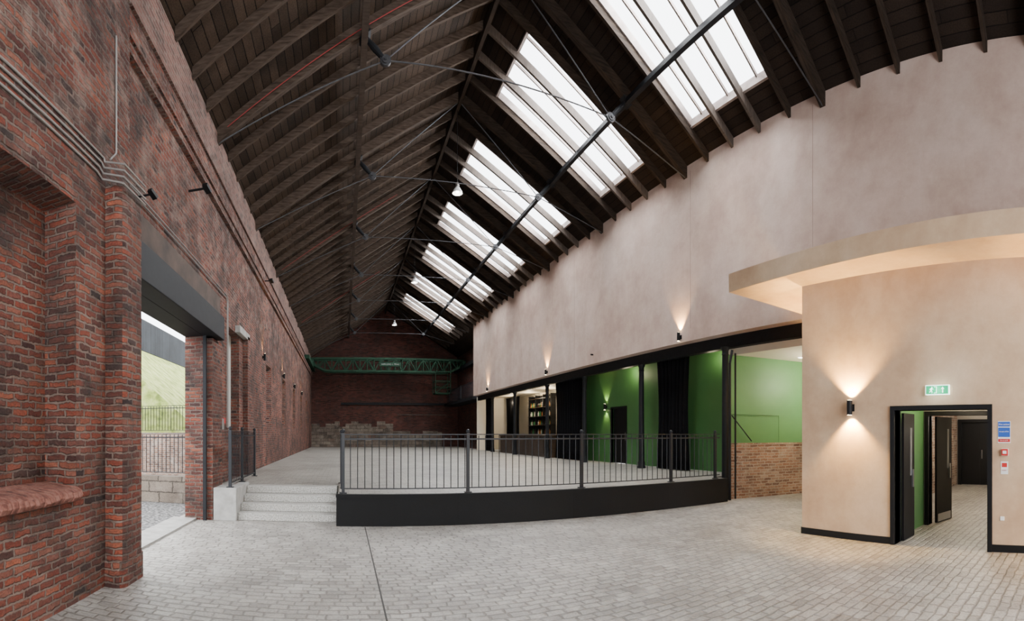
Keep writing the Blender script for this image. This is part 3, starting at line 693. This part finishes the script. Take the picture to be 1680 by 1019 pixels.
def sign(px0,px1,py0,py1,name,label):
    ya,yb=Yof(px0),Yof(px1); ym=(ya+yb)/2; r=math.hypot(SX,ym); za=H+(712-py0)/775*r; zb_=H+(712-py1)/775*r
    e=E(name,(SX-.005,ym,zb_),label,'sign'); P(MB().box(SX-.006,SX,yb,ya,zb_,za).done('sign_board',M_white),e)
    return e,ym,(za+zb_)/2,(ya-yb)/2,(za-zb_)/2
e,ym,zm,w,h=sign(1637,1658,691,727,'fire_action_sign','white and blue fire action notice on plaster wall')
X0=SX-.006
flat([[(-w*.92,h*.5),(w*.92,h*.5),(w*.92,h*.94),(-w*.92,h*.94)]],'blue_panel',M_blue,e,X0,ym,zm)
flat([[(-w*.92,-h*.45),(w*.92,-h*.45),(w*.92,h*.42),(-w*.92,h*.42)]],'blue_panel',M_blue,e,X0,ym,zm)
flat([[(-w*.92,-h*.9),(w*.92,-h*.9),(w*.92,-h*.62),(-w*.92,-h*.62)]],'red_panel',M_red,e,X0,ym,zm)
text('Fire action',.036,(X0-.003,ym,zm+h*.7),RO,M_white,par=e)
text('In case of fire',.026,(X0-.003,ym,zm+h*.05),RO,M_white,par=e)
text('Do not use lift',.02,(X0-.003,ym,zm-h*.76),RO,M_white,par=e)
e,ym,zm,w,h=sign(1642,1654,757,778,'fire_alarm_sign','small white and red fire alarm call point sign')
flat([[(-w*.7,h*.1),(w*.7,h*.1),(w*.7,h*.75),(-w*.7,h*.75)]],'red_panel',M_red,e,X0,ym,zm)
text('Fire alarm',.016,(X0-.003,ym,zm-h*.4),RO,M_red,par=e)
e,ym,zm,w,h=sign(1643,1655,736,748,'fire_call_point','red break-glass fire call point on plaster wall')
P(MB().box(SX-.05,SX-.006,ym-w*.85,ym+w*.85,zm-h*.9,zm+h*.9).done('housing',M_red,bevel=.004),e)
P(MB().box(SX-.053,SX-.05,ym-w*.5,ym+w*.5,zm-h*.4,zm+h*.45).done('glass_panel',M_white),e)
T(MB().box(SX-.012,SX,Yof(1648),Yof(1641),.47,.53).done('wall_socket',M_white,bevel=.003),'small white socket plate low on plaster wall','socket')

# downlight in the green room
e=E('ceiling_downlight',(10.9,7.5,3.88),'round recessed ceiling downlight in cream ceiling','lamp')
P(MB().cyl((10.9,7.5,3.885),(10.9,7.5,3.9),.09,n=20).done('trim_ring',M_white),e)
P(MB().cyl((10.9,7.5,3.880),(10.9,7.5,3.886),.065,n=20).done('lens',M_lampw),e)
point('green_room_light',(11.2,6.6,3.3),230,(1,.9,.68),.15)
point('green_room_light',(9.85,14.3,4.0),22,(1,.85,.55),.15); point('green_room_light',(9.85,9.9,4.0),14,(1,.85,.55),.15)
for y in (20.5,24,27,30): point('bar_light',(11.2,y,3.9),80,(1,.82,.55),.15)
# small fixtures on left wall
def flood(y,z,s=1):
    e=E('floodlight',(XL,y,z),'small black floodlight bracketed to the brick wall','lamp')
    P(MB().bar((-2.78,y,z),(-2.45,y,z),.03*s,.03*s).done('bracket',M_black),e)
    P(MB().bar((-2.45,y-.08*s,z+.03),(-2.42,y+.1*s,z-.03),.1*s,.06*s).done('lamp_head',M_black),e)
flood(8.2,6.2); flood(16,7.0); flood(5.7,4.9,.7)

# ------------------------------------------------------------ outside
o=MB().box(-45,-3.45,-5,75,-.22,-.02).done('gravel_ground',M_gravel); T(o,'grey gravel yard outside the loading doorway','ground'); o['kind']='stuff'
mb=MB().prism([(-5.2,0),(-5.2,1.6),(-10.6,6.3),(-14,6.6),(-14,0)],17.5,75,f=lambda a,b,c:(a,c,b))
o=mb.done('grass_bank',M_grass); T(o,'steep green grassy bank below a black fence','bank')
T(MB().box(-10.58,-10.5,12,75,6.25,7.95).done('board_fence',M_fence),'tall black vertical board fence on top of bank','fence')
T(MB().box(-9,-3.3,11.3,11.65,-.015,.66).done('retaining_wall',M_stone),'low sandstone retaining wall in the yard','wall')
T(MB().box(-16,-4,17.0,17.4,-.015,1.8).done('retaining_wall',M_brickO),'pale brick retaining wall below the grass bank','wall')
railing([(-8,11.47),(-3.5,11.47)],.66,1.75,'black metal yard railing on the low stone wall',[(-8,11.47),(-5.7,11.47),(-3.5,11.47)],sp=.11,finial=False,br=.012)
railing([(-13,17.2),(-4.5,17.2)],1.8,2.85,'black metal yard railing on the brick retaining wall',[(-13,17.2),(-9,17.2),(-4.5,17.2)],sp=.12,finial=False,br=.014)

# near end wall behind the camera, its unseen opening added to admit fill light
mb=MB().grid(XL-.4,10.6,0,8.2,[(-1.5,5.5,.8,7.4)],-5.3,-5,FY)
S(mb.done('wall_near',M_plas))
S(MB().prism([(XL-.4,8.2),(10.6,8.2),(RX,RZ+.1)],-5.3,-5,f=lambda a,b,c:(a,c,b)).done('wall_near.001',M_plas))
area('end_fill_light',(2,-5.35,4.2),(0,1,-.1),900,7,6.5,(1,.99,.97))  # area lamp added behind the camera to brighten the hall

# world
w=bpy.data.worlds.new('overcast'); bpy.context.scene.world=w; w.use_nodes=True
t=w.node_tree; bg=t.nodes['Background']; 
tc=t.nodes.new('ShaderNodeTexCoord'); sp=t.nodes.new('ShaderNodeSeparateXYZ'); rp=t.nodes.new('ShaderNodeValToRGB')
t.links.new(tc.outputs['Generated'],sp.inputs[0]); t.links.new(sp.outputs[2],rp.inputs[0]); t.links.new(rp.outputs[0],bg.inputs[0])
rp.color_ramp.elements[0].position=0; rp.color_ramp.elements[0].color=(.82,.88,.95,1); rp.color_ramp.elements[1].position=.5; rp.color_ramp.elements[1].color=(.97,.98,1,1)
bg.inputs[1].default_value=9.0

# camera : level cylindrical panorama like the stitched photograph
cam=bpy.data.cameras.new('camera'); co=bpy.data.objects.new('camera',cam); C.objects.link(co)
co.location=(0,0,H); co.rotation_euler=(math.pi/2,0,-(840-563)/775)
cam.clip_start=.05; cam.clip_end=300
F=775.0
cam.lens=12; cam.type='PANO'
cam.panorama_type='CENTRAL_CYLINDRICAL'
cam.central_cylindrical_range_u_min=-840/F; cam.central_cylindrical_range_u_max=840/F
cam.central_cylindrical_range_v_min=-(1019-712)/F; cam.central_cylindrical_range_v_max=712/F
cam.central_cylindrical_radius=1.0
bpy.context.scene.camera=co
